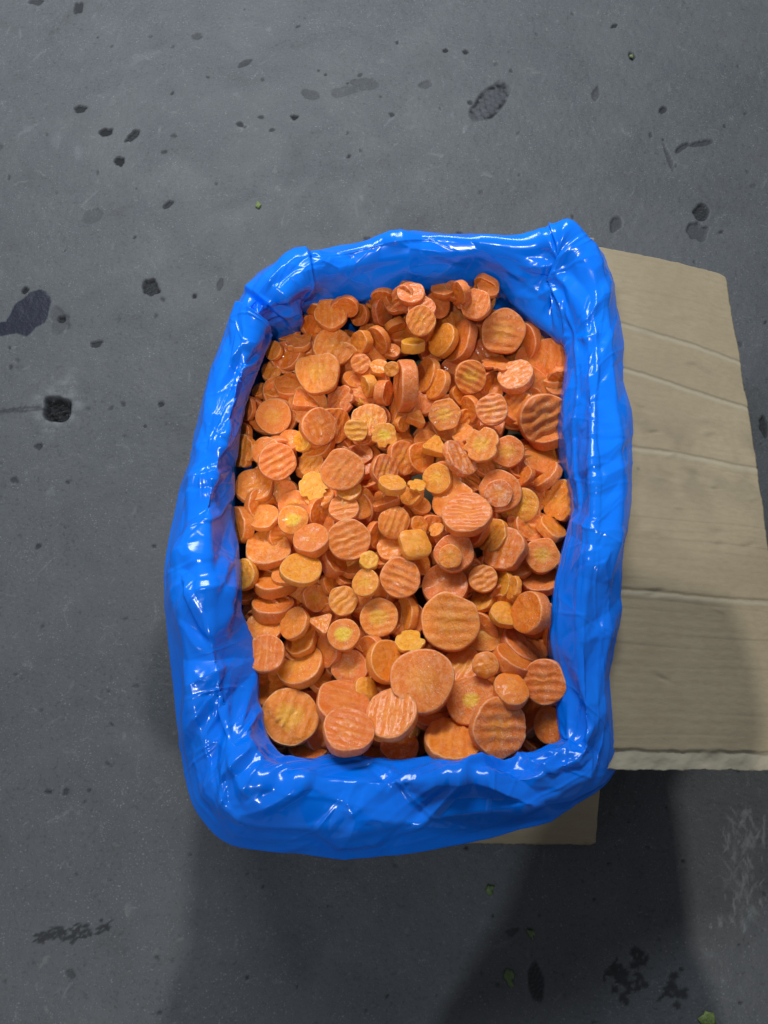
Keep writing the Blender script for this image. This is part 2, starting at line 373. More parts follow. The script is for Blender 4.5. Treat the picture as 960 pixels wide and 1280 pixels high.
# the long right flap: hinge, a sag near the outer edge, score lines across, dents
zf = lambda px, py, z: at(px, py, z)
def flap_shape(P, u, v, n):
    # u: away from the viewer -> near edge (top to bottom of the picture), v: hinge -> outer edge
    L = .45; y = u * L; x = v * .16
    h = -.004 * v ** 2 + .003 * np.sin(v * 2.2)
    darken = np.zeros_like(u); pale = np.zeros_like(u); u = np.asarray(u)
    for (u0, s, d, w) in [(.165, .045, .0003, .0012), (.265, .05, .0005, .0012), (.425, .01, .0005, .0012), (.70, .0, .0007, .0013)]:
        dd = (u - (u0 + s * (v - .2) * 1.0 + .0014 * np.sin(v * 9 + u0 * 30) + .0007 * fnoise(x, y * 0, .015, int(u0 * 999)))) * L
        h += -d * np.exp(-(dd / w) ** 2) + .5 * d * np.exp(-((dd - .0035) / .003) ** 2)
        darken = np.maximum(darken, .45 * np.exp(-((dd + .0005) / .0011) ** 2)); pale = np.maximum(pale, .30 * np.exp(-((dd - .003) / .0018) ** 2))  # each score line coloured darker, with a paler line beside it
    h += .00005 * np.sin(2 * math.pi * y / .0072) * (.45 + .55 * sstep(.15, .5, u))       # flutes pressing through
    h += .00025 * fnoise(x, y, .06, 41)
    r = np.random.default_rng(18)
    for y0 in np.arange(.004, .44, .0086):      # single flutes pressed in
        dd = y - y0 - .0012 * np.sin(x * 30 + y0 * 50) - r.normal(0, .001); st = r.uniform(.1, 1) * (.35 + .65 * (y0 > .19)) * np.clip(.6 + .6 * np.sin(x / .16 * 3 + r.uniform(0, 6)), 0, 1)
        h -= .00014 * st * np.exp(-(dd / .0011) ** 2); darken = np.maximum(darken, .34 * st * np.exp(-(dd / .0008) ** 2))  # the pressed flutes are coloured darker as well as sunk
    r = np.random.default_rng(8)
    for k in range(34):
        cu, cv = np.clip(r.normal(.45, .17), .1, .85), np.clip(r.normal(.45, .25), .08, .95); a = r.uniform(-.5, .5)
        du, dv = (u - cu) * L, (v - cv) * .16
        p = dv * math.cos(a) + du * math.sin(a); q = -dv * math.sin(a) + du * math.cos(a)
        s = r.uniform(.004, .011); d = r.uniform(.0003, .0013) * r.choice([-1, 1])
        e = np.exp(-(p / s) ** 2 - (q / (.3 * s)) ** 2); h += d * e
        darken = np.maximum(darken, e * r.uniform(0, .35))  # dents get a random darker tone
    darken = np.maximum(darken, .28 * sstep(.32, .40, u) * (1 - sstep(.46, .60, u)) * np.clip(.5 + fnoise(x, y, .06, 43), 0, 1))
    darken = np.maximum(darken, .7 * np.exp(-((u - .47) * L / .002) ** 2 - ((v - .25) * .16 / .002) ** 2))
    edge = sstep(.966, .972, u + .002 * fnoise(x, y, .03, 44)); pale = np.maximum(pale, edge * .5); h -= edge * .0016
    h += edge * .0006 * fnoise(x, y, .02, 45)
    # worn outline: rounded far hinge corner, wavy outer edge
    out = np.asarray(P).copy()
    tang = (P[:, -1:] - P[:, :1]); tang = tang / np.linalg.norm(tang, axis=-1, keepdims=True)
    lon = (P[-1:, :] - P[:1, :]); lon = lon / np.linalg.norm(lon, axis=-1, keepdims=True)
    wob = (.0010 * fnoise(y, x * 0, .05, 46) + .0003 * fnoise(y, x * 0, .008, 47)) * sstep(.9, 1, v)
    out += tang * wob[..., None]
    corner = np.clip(1 - v / .09, 0, 1) ** 2 * (1 - sstep(0, .03, u)) * .010 + np.clip((v - .94) / .06, 0, 1) ** 2 * (1 - sstep(0, .03, u)) * .003
    wob2 = (.0010 * fnoise(x, y * 0, .03, 48) + .0003 * fnoise(x, y * 0, .006, 49)) * (sstep(.97, 1, u) + (1 - sstep(0, .02, u)) * .6)
    out += lon * (corner + wob2)[..., None]
    # bow of the outer edge
    out += tang * (.004 * np.sin(math.pi * u) * sstep(.3, 1, v))[..., None]
    return out, h, darken, pale
flap = board('long_flap', zf(735, 306, .148), zf(752, 962, .146), zf(1000, 964, .088), zf(908, 343, .098), carton, .0042, 520, 110, flap_shape)

def hang_shape(P, u, v, n):
    out = np.asarray(P).copy(); h = .0012 * fnoise(u * .3, v * .15, .08, 51) + .0003 * np.sin(u * .3 / .007 * 6.28)
    d = (P[:1, -1:] - P[:1, :1]); d = d / np.linalg.norm(d)
    lx = (P[-1:, :1] - P[:1, :1]); lx = lx / np.linalg.norm(lx)
    cut = (.0012 * fnoise(u * .3, v * 0, .03, 52) + .0005 * fnoise(u * .3, v * 0, .006, 53)) * sstep(.95, 1, v)
    corner = np.clip((np.abs(u - .5) - .485) / .015, 0, 1) ** 2 * sstep(.95, 1, v) * .006
    out += d * (cut - corner)[..., None]
    g = .5 * np.exp(-(((u - .97) * .3) / .004) ** 2 - (((v - .97) * .15) / .004) ** 2)
    return out, h, g, np.zeros_like(u)
board('short_flap', ins(P_BL, .985), ins(P_BR, .985), at(743, 1050, .010), at(345, 1050, .016), carton, .004, 90, 40, hang_shape)
off = lambda p, dx, dy, z: np.array([p[0] + dx, p[1] + dy, z])
def hang_out(k):
    def f(P, u, v, n): return P, -.004 - k * np.sin(math.pi * u) + .001 * fnoise(u * .3, v * .15, .08, 51), 0 * u, 0 * u
    return f
board('short_flap', P_TR, P_TL, off(P_TL, 0, .018, .006), off(P_TR, 0, .018, .006), carton, .004, 30, 16, hang_out(.008))
board('long_flap', P_TL, off(P_BL, .002, .012, P_BL[2] - .004), off(P_BL, .002, .012, .006), off(P_TL, -.006, 0, .006), carton, .004, 30, 16, hang_out(.020))

# ------------------------------------------------------------------ blue liner
# stations round the rim: inner edge, outer edge (as seen), then the roll of the film between them
ST = [ # Ix Iy  Ox Oy   Iz   a1  z1   a2  z2   Oz
 (336,410,301,378,.122,.45,.160,.80,.158,.135),(372,394,334,342,.130,.50,.166,.82,.164,.140),(378,380,378,317,.120,.55,.160,.86,.164,.142),
 (430,374,440,306,.118,.62,.152,.90,.160,.145),(520,361,520,290,.118,.62,.152,.90,.160,.145),(606,350,600,296,.118,.62,.152,.90,.160,.145),
 (650,382,655,297,.120,.55,.146,.88,.162,.148),(672,396,691,291,.121,.50,.142,.90,.164,.154),(690,408,712,281,.122,.45,.140,.90,.172,.164),(701,417,727,297,.125,.45,.146,.86,.167,.150),(709,423,740,308,.128,.45,.152,.82,.166,.146),
 (713,442,763,350,.130,.42,.158,.78,.160,.132),(703,512,785,430,.130,.40,.160,.75,.156,.126),(706,560,791,520,.128,.40,.160,.75,.155,.124),
 (717,632,791,610,.128,.38,.160,.74,.155,.124),(704,692,788,692,.130,.40,.160,.74,.155,.124),(691,786,783,780,.134,.42,.162,.76,.155,.126),
 (697,850,777,860,.132,.42,.162,.76,.155,.126),(702,915,772,932,.134,.45,.162,.78,.156,.128),(697,928,764,964,.140,.45,.163,.76,.155,.124),
 (668,940,742,990,.140,.40,.163,.74,.156,.132),(638,950,690,1020,.138,.34,.163,.70,.156,.130),(570,944,610,1046,.136,.28,.163,.68,.156,.126),
 (500,948,500,1071,.136,.24,.163,.68,.155,.124),(430,946,395,1070,.136,.24,.163,.68,.155,.124),(356,946,296,1056,.136,.30,.163,.70,.155,.124),
 (330,914,249,1017,.132,.38,.162,.72,.155,.122),(320,880,228,958,.126,.42,.160,.72,.150,.112),(318,820,217,882,.122,.44,.160,.74,.152,.116),
 (300,768,211,790,.120,.44,.160,.74,.152,.118),(291,690,212,702,.118,.44,.160,.74,.152,.118),(292,610,226,620,.118,.42,.160,.74,.152,.118),
 (296,522,244,545,.116,.18,.160,.62,.154,.120),(313,462,262,482,.116,.18,.160,.70,.154,.122),(328,428,281,432,.118,.40,.160,.76,.156,.128)]
cen = base_c.copy(); cen[2] = .1
ctrl = []
for (ix, iy, ox, oy, iz, a1, z1, a2, z2, oz) in ST:
    I = at(ix, iy, iz)
    p1 = at(ix + (ox - ix) * a1, iy + (oy - iy) * a1, z1); p2 = at(ix + (ox - ix) * a2, iy + (oy - iy) * a2, z2)
    O = at(ox, oy, oz)
    outw = np.array([p1[0] - cen[0], p1[1] - cen[1], 0]); outw /= np.linalg.norm(outw)
    d1 = I + outw * .004; d1[2] = .085
    d2 = I - outw * .004; d2[2] = .045
    h1 = O - outw * .006; h1[2] = oz - .022
    h2 = O - outw * .012; h2[2] = max(oz - .040, .03)
    ctrl.append([d2, d1, I, p1, p2, O, h1, h2])
ctrl = np.array(ctrl)                                   # (S, 8, 3)
def cat(P, n, closed):
    m = len(P); t = np.linspace(0, m if closed else m - 1, n, endpoint=not closed)
    i = np.minimum(np.floor(t).astype(int), m - 1 if closed else m - 2); f = (t - i).reshape((-1,) + (1,) * (P.ndim - 1))
    g = (lambda k: P[k % m]) if closed else (lambda k: P[np.clip(k, 0, m - 1)])
    a, b, c, d = g(i - 1), g(i), g(i + 1), g(i + 2)
    return .5 * (2 * b + (c - a) * f + (2 * a - 5 * b + 4 * c - d) * f ** 2 + (3 * b - a - 3 * c + d) * f ** 3)
# resample round the rim by arc length
NC = 16000
crest = cat(ctrl, NC, True)
seg = np.linalg.norm(np.roll(crest[:, 4], -1, 0) - crest[:, 4], axis=1); cum = np.concatenate([[0], np.cumsum(seg)])
NU, NV = 1500, 150
tt = np.linspace(0, cum[-1], NU, endpoint=False); idx = np.clip(np.searchsorted(cum, tt, 'right') - 1, 0, NC - 1)
loop = crest[idx]
G = cat(loop.transpose(1, 0, 2), NV, False).transpose(1, 0, 2)
tl = np.linspace(0, 7, NV); il = np.minimum(tl.astype(int), 6); fl_ = (tl - il)[None, :, None]
G = .08 * G + .92 * (loop[:, il] * (1 - fl_) + loop[:, il + 1] * fl_)     # (NU, NV, 3)
def grid_normals(G):
    du = np.roll(G, -1, 0) - np.roll(G, 1, 0); dv = np.gradient(G, axis=1)
    n = np.cross(du, dv); return n / (np.linalg.norm(n, axis=-1, keepdims=True) + 1e-12)
Nn = grid_normals(G)
if Nn[:, int(NV * .5), 2].mean() < 0: Nn = -Nn
su = np.repeat(tt[:, None], NV, 1)
prof = np.cumsum(np.concatenate([np.zeros((NU, 1)), np.linalg.norm(np.diff(G, axis=1), axis=-1)], 1), 1).mean(0)
sv = np.repeat(prof[None], NU, 0)
per = cum[-1]
def sside(px0, px1):   # arc position of stations
    return cum[int(px0 / len(ST) * NC)], cum[int(px1 / len(ST) * NC)]
def win(a, b, soft=.03):
    lo, hi = sside(a, b); return sstep(lo - soft, lo + soft, su) * (1 - sstep(hi - soft, hi + soft, su))
w_top, w_right, w_bot, w_left = win(2, 6.5), win(11, 18.5), win(20, 25.5), win(26.5, 34.5)
tv = np.linspace(0, 7, NV)[None].repeat(NU, 0)          # profile parameter: 2 = inner edge, 3,4 = crown, 5 = outer edge
crown = sstep(1.2, 2.4, tv) * (1 - .6 * sstep(5.4, 7, tv))
disp = np.zeros_like(su)
wu = su + .004 * fnoise(su, sv, .12, 61); wv = sv + .003 * fnoise(su, sv, .10, 62)
disp += .0165 * (facets(wu, wv, .080, 63, .22, .5) - .62)
disp += .0095 * (facets(wu * .9 + wv * .5, wv - wu * .25, .036, 64, .2, .6) - .6) * np.clip(.45 + .7 * fnoise(su, sv, .12, 65), 0, 1)
disp += .0016 * (facets(wu, wv, .011, 66, .4, 1) - .6) * sstep(.45, .8, fnoise(su, sv, .06, 67))
# hard creases left from the folded bag: thin raised lines of every direction
r_ = np.random.default_rng(29)
for k in range(130):
    cu, cv, a, ln, wd, hh = r_.uniform(0, per), r_.uniform(.04, .19), r_.uniform(0, math.pi), r_.uniform(.012, .050), r_.uniform(.0012, .0026), r_.uniform(.0005, .0015)
    du = (su - cu + per / 2) % per - per / 2; dv = sv - cv
    mk = (np.abs(du) < ln) & (np.abs(dv) < ln)
    p = du[mk] * math.cos(a) + dv[mk] * math.sin(a); q = -du[mk] * math.sin(a) + dv[mk] * math.cos(a) + 6 * r_.uniform(-1, 1) * p ** 2
    disp[mk] += hh * np.maximum(0, 1 - np.abs(q) / wd) * np.clip(1 - (p / ln) ** 2, 0, 1)
for k in range(110):          # long crisp pulls
    cu, cv, ln, wd, hh = r_.uniform(0, per), r_.uniform(.05, .17), r_.uniform(.03, .085), r_.uniform(.0011, .0020), r_.uniform(.0007, .0016)
    a = r_.normal(0, .22) if r_.random() < .55 else r_.choice([-1, 1]) * r_.uniform(.5, 1.1)
    du = (su - cu + per / 2) % per - per / 2; dv = sv - cv
    mk = (np.abs(du) < ln) & (np.abs(dv) < ln)
    p = du[mk] * math.cos(a) + dv[mk] * math.sin(a); q = -du[mk] * math.sin(a) + dv[mk] * math.cos(a) + 2.5 * r_.uniform(-1, 1) * p ** 2
    disp[mk] += hh * np.maximum(0, 1 - np.abs(q) / wd) * np.clip(1 - (p / ln) ** 2, 0, 1)
# film gathered at the corners: pleats fanning out of a point
r_ = np.random.default_rng(37)
for st_, v0, amp in ((11.0, .10, .0055), (8.0, .13, .0060), (1.0, .085, .0045), (19.0, .10, .0055), (26.5, .12, .0045), (24.0, .155, .003), (31.5, .13, .0025)):
    u0 = cum[int(st_ / len(ST) * NC)]; du = (su - u0 + per / 2) % per - per / 2; dv = sv - v0
    rr = np.hypot(du, dv); th = np.arctan2(dv, du); n_ = r_.integers(7, 11)
    w = np.abs(((th + .25 * np.sin(2 * th + st_)) * n_ / (2 * math.pi)) % 1 - .5) * 2
    disp += amp * (np.maximum(0, w - .35) * 1.5 - .35) * sstep(0, .03, rr) * np.exp(-(rr / .06) ** 2)
# a lap of doubled film at the far left corner
lap = sstep(*(cum[int(.55 / len(ST) * NC)] + np.array([-.002, .003])), su + .12 * (sv - .09)) * (1 - sstep(*(cum[int(2.05 / len(ST) * NC)] + np.array([-.002, .002])), su - .10 * (sv - .09)))
disp += .0085 * lap * sstep(.035, .05, sv)
# sharp pulled pleats running along the rim on the right
pl = np.zeros_like(su); r_ = np.random.default_rng(21)
for k in range(7):
    v0 = .052 + .012 * k; ph = r_.uniform(0, 6.28)
    d = sv - (v0 + .006 * np.sin(su / .14 + ph) + .002 * np.sin(su / .03 + ph * 2)); wdt = r_.uniform(.0028, .0055)
    pl += r_.uniform(.5, 1.0) * np.maximum(0, 1 - np.abs(d) / wdt) * (.6 + .4 * np.sin(su / .06 + ph))
disp += w_right * (.0032 * pl - disp * .45)
# diagonal pleats across the near side
pl = np.zeros_like(su)
for k in range(13):
    c = r_.uniform(*sside(20, 26)); sl = r_.uniform(.9, 2.6); d = ((su - c) - sl * (sv - .10)) / math.hypot(1, sl); wdt = r_.uniform(.004, .010)
    lo = r_.uniform(.04, .09); pl += r_.uniform(.4, 1) * np.maximum(0, 1 - np.abs(d) / wdt) * sstep(lo - .02, lo, sv) * (1 - sstep(lo + .05, lo + .09, sv))
disp += w_bot * (.0050 * pl - disp * .25)
disp -= w_top * disp * .45
disp *= crown * (1 - .72 * np.exp(-((tv - 5) / .8) ** 2)) * (1 - .5 * np.exp(-((tv - 2) / .6) ** 2))
G2 = G + Nn * disp[..., None]
bag_c = base_c.copy()
bag = link('bin_liner', mesh_from('bin_liner', G2.reshape(-1, 3) - bag_c, grid_faces(NU, NV, True), M_BAG, True),
           label='glossy crumpled blue plastic liner folded over the rim of the carton', category='plastic liner')
bag.location = bag_c

# ------------------------------------------------------------------ carrot slices
TILE = {'A': (280, 340), 'B': (500, 340), 'C': (280, 540), 'D': (500, 540), 'E': (280, 740), 'F': (500, 740)}
SM = 999     # smooth cut, no crinkle
# tile, x, y, diameter, tilt, azimuth of lean, crinkle direction, tone, core, frost, layer, thickness, form, landmark
CUTS = [
('A',755,415,150,28,60,SM,.1,0,.2,1,0,''),('B',125,655,165,35,120,40,-.2,0,.3,1,0,''),('B',520,95,150,38,100,SM,-.4,0,.3,1,0,''),('B',690,245,170,40,150,SM,-.5,0,.3,1,0,''),('C',90,20,150,45,170,SM,-.1,0,.2,1,0,''),('C',330,45,140,40,120,SM,-.2,0,.2,1,0,''),
('A',535,215,190,30,90,90,-.1,0,.2,2,0,''),('A',545,380,235,25,60,70,.2,.1,.5,2,0,''),('A',470,500,262,18,110,95,.45,.25,.4,3,0,'chord','the big flat-topped pale slice'),
('A',680,215,130,40,180,SM,-.1,0,.2,1,0,''),('A',790,200,165,50,0,SM,-.6,0,.6,2,0,''),('A',900,130,150,35,200,40,-.5,0,.3,1,0,''),
('A',770,340,170,50,210,SM,.0,0,.3,1,0,''),('A',690,350,130,45,180,SM,.2,0,.3,2,80,''),('A',855,270,125,66,300,SM,.2,0,.3,2,60,''),
('A',840,400,100,40,80,SM,.0,0,.3,1,0,''),('A',905,575,290,76,180,SM,-.2,0,.6,3,105,'','the long slice standing on edge'),('A',840,485,84,15,180,SM,.7,0,.3,3,0,''),
('A',685,460,118,20,120,30,.3,0,.3,2,0,''),('A',775,480,110,40,90,SM,.6,0,.1,1,0,''),('A',640,545,125,50,60,SM,.1,0,.2,1,0,''),
('A',725,570,132,68,190,SM,.5,0,.3,2,72,''),('A',800,605,150,64,0,SM,-.4,0,.6,2,78,''),('A',690,630,110,50,45,SM,1,0,.2,1,0,'tri'),
('A',395,650,180,52,60,SM,-.2,0,.6,2,0,'tri'),('A',585,640,175,32,150,50,-.3,0,.6,2,0,'jag'),('A',325,300,150,50,120,SM,0,0,.2,1,0,''),
('A',420,265,120,45,0,SM,-.1,0,.2,1,0,''),('A',335,410,200,52,150,SM,-.3,0,.3,1,0,''),('A',375,355,160,58,100,SM,-.2,0,.4,2,0,'jag'),
('A',250,395,115,40,150,SM,.1,0,.2,1,0,''),('A',235,500,120,34,100,80,.2,0,.3,2,0,''),('A',180,595,100,50,130,SM,.1,0,.2,1,0,''),
('A',255,595,135,52,90,SM,.25,0,.3,2,0,''),('A',250,725,207,15,115,SM,.3,.2,.3,3,62,'','the thick smooth slice by the left wall'),('A',120,680,140,58,180,SM,-.2,0,.2,1,0,''),
('A',550,765,205,30,0,60,.0,0,.4,2,0,''),('A',472,775,208,22,20,118,-.35,0,.5,3,0,'','the pinkish ridged slice at upper left'),('A',725,745,205,24,90,85,.25,.3,.6,2,0,''),
('A',660,790,132,8,90,0,.75,.2,.3,3,0,'','the small yellow slice with one groove'),('A',800,820,150,14,60,SM,.75,1,.4,3,0,'jag','the ragged yellow-hearted slice'),('A',880,750,115,55,60,SM,.2,0,.5,2,0,'tri'),
('B',185,165,160,25,20,SM,0,0,.2,1,0,''),('B',110,190,160,35,90,40,-.3,0,.5,2,0,''),('B',105,245,168,12,110,60,.25,.1,.3,3,0,'','the round slice at the top middle'),
('B',55,110,160,40,90,SM,-.4,0,.3,1,0,''),('B',215,90,140,55,90,SM,-.2,0,.2,1,0,''),('B',305,100,130,62,200,SM,-.3,0,.2,1,0,''),
('B',380,165,182,26,120,70,-.2,0,.4,2,0,''),('B',440,85,130,45,80,SM,-.2,0,.2,1,0,''),('B',625,345,230,45,190,SM,-.5,0,.3,2,0,''),
('B',515,300,262,12,60,172,.15,.2,.3,3,0,'','the big ridged slice near the top right'),('B',300,350,260,58,155,SM,-.3,0,.3,1,0,''),('B',215,345,205,48,150,SM,.4,0,.2,2,0,''),
('B',65,370,138,74,90,SM,.8,0,.2,3,76,'','the bright brick-like piece'),('B',135,520,212,58,165,SM,.1,0,.4,2,0,''),('B',190,565,182,58,160,SM,.2,0,.4,2,0,''),
('B',440,560,160,60,0,SM,0,0,.3,1,0,''),('B',350,525,192,13,0,155,.3,.45,.3,3,0,'','the ridged slice with a yellow streak'),('B',480,458,175,62,82,SM,-.1,0,.4,3,24,'jag','the thin curled flake'),
('B',750,440,265,24,180,88,-.3,0,.2,2,0,''),('B',580,525,222,48,108,30,-.1,0,1.5,3,75,'','the white-frosted tilted slice'),('B',690,580,130,40,0,SM,0,0,.3,1,0,''),
('B',600,690,205,30,150,50,0,0,.4,2,0,''),('B',720,738,300,20,0,28,-.2,0,.4,3,0,'','the big ridged slice against the right wall'),('B',350,690,160,52,190,SM,.1,0,.2,1,0,''),
('B',460,690,182,14,100,10,.1,.1,.7,3,0,''),('B',225,715,188,10,120,15,.5,.45,.3,3,0,'hex','the six-sided slice'),('B',80,735,118,50,60,SM,.3,0,.3,3,60,'tri'),
('B',10,760,90,40,0,SM,.2,0,.3,2,0,''),('B',300,620,140,50,30,SM,.0,0,.2,1,0,''),('B',315,810,125,40,120,SM,0,0,.4,2,0,''),
('C',95,95,195,42,180,80,.3,0,.3,2,0,'jag'),('C',210,95,160,25,120,SM,.1,0,.3,2,0,''),('C',265,150,210,14,60,30,-.1,0,.4,3,0,'','the round ridged slice near the left wall'),
('C',150,275,218,36,105,SM,.4,0,.3,2,70,''),('C',395,45,125,45,160,SM,.9,0,.2,2,0,''),('C',685,120,140,30,100,SM,-.1,0,.4,1,0,''),
('C',440,160,155,30,140,50,.35,.1,.4,2,0,''),('C',450,275,175,22,100,SM,.7,0,.3,2,26,'jag','the bright star-shaped flake'),('C',590,190,236,12,120,50,-.05,0,.45,3,0,'','the deeply ridged slice left of the middle'),
('C',890,130,195,38,20,60,0,.1,.4,2,0,''),('C',800,190,168,36,20,70,-.3,.15,.6,3,0,''),('C',800,345,180,60,100,SM,0,0,.3,2,0,'tri'),
('C',840,265,148,54,80,15,.8,0,.3,3,55,''),('C',665,355,195,28,30,SM,.15,0,.4,2,0,''),('C',625,290,135,28,100,SM,.4,0,.3,2,0,''),('C',600,385,162,28,100,10,-.15,0,.4,2,0,''),
('C',625,540,226,9,90,22,-.05,0,.45,3,0,'notch','the round slice with a nick in its left edge'),('C',465,410,165,52,0,SM,-.2,0,.4,1,0,''),('C',350,370,178,22,120,SM,.2,.2,.4,2,0,''),
('C',345,440,162,6,90,SM,.65,1,.4,3,0,'','the small yellow-hearted slice on the left'),('C',200,430,172,42,110,SM,.3,.1,.3,2,0,''),('C',85,465,205,62,180,SM,0,0,.2,2,85,''),
('C',220,590,248,42,95,SM,.1,0,.6,2,0,''),('C',440,545,192,42,110,SM,-.2,0,.3,3,85,'','the thick smooth wedge left of the middle'),('C',100,715,168,40,170,80,.7,.1,.3,3,0,''),
('E',245,75,222,56,95,SM,-.1,0,.3,2,90,''),('C',255,745,246,56,95,SM,.2,0,.2,2,85,''),('C',310,715,155,50,100,SM,.4,0,.3,2,36,''),
('C',385,690,218,46,80,SM,.75,.1,.3,3,45,'','the bright oval slice at middle left'),('C',540,665,145,60,40,SM,-.3,0,.3,2,100,''),('C',640,690,120,55,90,SM,-.2,0,.3,1,0,''),
('C',725,645,104,20,90,SM,1,.2,.2,3,60,'hex'),('C',600,745,88,66,60,SM,-.1,0,.4,2,40,''),('C',710,755,148,24,140,SM,.65,.3,.3,3,0,''),
('C',925,420,130,40,20,SM,0,0,.3,1,0,''),('C',850,455,172,8,90,70,.4,0,.3,3,95,'dome','the rounded knob-like slice in the middle'),('C',830,590,140,28,90,SM,.45,0,.3,2,0,''),
('C',760,520,155,52,0,SM,-.3,0,.4,1,0,''),('C',785,640,110,45,90,SM,-.1,0,.3,1,0,''),('C',880,730,212,10,60,160,-.2,0,.5,3,0,'','the frosty ridged slice at the centre'),
('C',530,760,120,45,20,SM,0,0,.3,1,0,''),
('D',100,130,180,40,20,SM,0,0,.3,1,0,''),('D',170,75,155,46,70,SM,.85,0,.2,3,60,'tri'),('D',540,100,182,14,100,SM,.1,.35,.35,2,0,''),
('D',410,65,202,20,120,70,.45,.5,.5,3,0,'jag'),('D',300,130,222,54,35,120,-.35,0,1.2,3,50,'','the frosted slanting slice right of the middle'),('D',190,235,175,28,150,SM,.45,.3,.3,2,0,''),
('D',270,340,242,27,135,SM,0,0,.3,2,0,''),('D',610,365,192,14,160,SM,.6,.3,.3,2,0,'dome'),('D',500,300,242,14,120,SM,0,.1,.4,2,0,''),
('D',492,308,156,6,90,SM,-.2,.1,1.1,3,38,'','the small frosted slice lying on a wider one'),('D',335,415,262,38,100,176,.1,0,.35,3,0,'','the broad tilted slice right of the middle'),('D',735,225,192,70,135,45,-.2,0,.4,3,72,'','the wavy slice on edge by the right wall'),
('D',800,345,222,24,160,50,.3,.1,.2,2,0,'jag'),('D',755,490,172,66,50,SM,0,0,.3,3,72,''),('D',465,520,192,38,150,40,.45,.1,.3,2,0,''),
('D',590,670,165,40,90,SM,.1,0,.3,1,0,''),('D',525,590,242,33,140,75,-.1,0,.55,2,0,''),('D',660,510,140,45,90,SM,-.1,0,.3,1,0,''),
('D',710,620,192,18,60,SM,.25,.4,.35,3,0,'','the smooth slice by the lower right wall'),('D',270,605,212,12,90,SM,-.2,.1,.7,3,0,''),('D',250,625,128,6,90,SM,.35,.1,.4,3,36,'','the small orange slice lying on a frosted one'),
('D',415,735,152,14,90,30,.2,0,.45,3,0,''),('D',515,765,155,56,170,SM,.55,0,.2,2,0,''),('D',570,780,125,64,170,SM,.4,0,.3,2,40,'jag'),
('D',700,740,210,45,90,SM,-.3,0,.3,1,0,''),('D',75,560,172,32,60,SM,.85,.1,.3,3,75,'lump','the lumpy yellow piece'),('D',90,470,110,40,20,SM,.4,0,.3,2,0,''),
('D',100,660,135,52,20,SM,.3,0,.3,2,0,''),('D',180,490,90,40,120,SM,.5,0,.3,2,24,'jag'),('D',60,315,135,42,140,SM,.35,0,.3,2,0,''),
('D',85,270,105,52,80,SM,.6,0,.3,3,26,'jag'),('D',100,370,120,45,60,SM,.1,0,.3,1,0,''),('D',590,200,120,55,60,SM,-.1,0,.3,1,0,''),
('D',630,225,120,60,150,SM,-.2,0,.2,1,0,''),('D',420,175,130,40,60,SM,-.1,0,.4,1,0,''),('D',225,770,245,24,100,SM,-.15,0,.6,2,0,''),
('E',100,20,110,45,90,SM,-.1,0,.2,1,0,''),('E',200,185,192,38,100,SM,.2,0,.3,2,0,''),('E',385,370,248,40,125,SM,.1,.1,.3,2,75,''),
('E',210,310,197,18,110,88,-.35,0,.4,3,60,'','the reddish ridged slice at lower left'),('E',385,245,178,42,130,SM,.4,0,.2,2,0,''),('E',355,160,172,44,150,SM,.4,0,.3,3,0,''),
('E',450,30,148,28,0,SM,.3,.2,.35,2,0,''),('E',490,160,138,34,90,SM,.35,.1,.4,3,0,'tri'),('E',520,290,175,48,180,SM,-.3,0,.3,2,0,''),
('E',600,215,166,14,120,SM,0,1.2,.4,3,60,'','the slice with a yellow-green heart'),('E',595,45,156,10,90,42,.4,.1,.5,3,0,''),('E',775,130,202,10,90,12,.2,.5,.35,3,0,'','the round slice above the lower middle'),
('E',700,265,120,40,60,SM,0,0,.3,1,0,''),('E',630,385,195,14,150,SM,0,.1,.6,2,0,''),('E',710,490,128,32,30,SM,.85,.1,.2,3,60,'lump','the little bright yellow lump'),
('E',740,310,195,52,190,SM,-.2,0,.4,2,0,''),('E',812,350,222,38,20,SM,.35,0,.25,3,0,''),('E',930,250,158,48,90,SM,1,.1,.3,3,30,'jag','the bright yellow flake'),
('E',910,110,185,56,180,SM,.15,0,.3,2,0,''),('E',220,500,188,42,110,SM,0,0,.2,1,0,''),('E',330,625,286,12,70,70,.35,.5,.25,3,0,'step','the big slice with a jagged broken face'),
('E',480,450,140,45,60,SM,.1,0,.3,1,0,''),('E',595,565,272,38,70,166,-.2,0,.25,3,65,'','the steeply tilted ridged slice at the bottom'),('E',510,700,165,50,160,70,-.2,0,.3,2,0,''),
('E',620,698,240,34,75,164,-.4,0,.35,3,70,'','the reddish ridged slice at the bottom edge'),('E',420,790,200,46,90,SM,-.4,0,.3,1,0,''),('E',780,700,170,45,60,SM,-.3,0,.3,1,0,''),
('E',880,785,195,42,90,SM,-.7,0,.9,2,0,''),('E',840,615,252,28,110,80,.1,0,.4,3,75,''),('E',265,750,130,45,90,SM,-.2,0,.2,1,0,''),
('E',800,470,110,40,90,SM,-.2,0,.2,1,0,''),('E',760,820,140,45,90,SM,-.3,0,.3,1,0,''),
('F',420,210,220,24,80,SM,.55,.2,.2,2,0,''),('F',412,52,130,50,130,SM,.55,0,.3,2,40,''),('F',252,148,308,8,90,177,.2,.1,.4,3,0,'','the largest slice in the box'),
('F',520,112,152,42,60,SM,.6,0,.3,3,62,'lump'),('F',750,190,290,64,180,SM,-.2,0,.4,2,75,''),('F',655,105,220,48,170,SM,.1,0,.3,3,95,'','the thick stubby slice at the right'),
('F',620,265,262,54,50,140,-.5,0,.45,2,0,''),('F',560,350,205,66,55,SM,-.1,0,.35,3,90,'','the blocky slice on edge at lower right'),('F',320,375,215,24,80,60,.35,.2,.3,2,0,''),
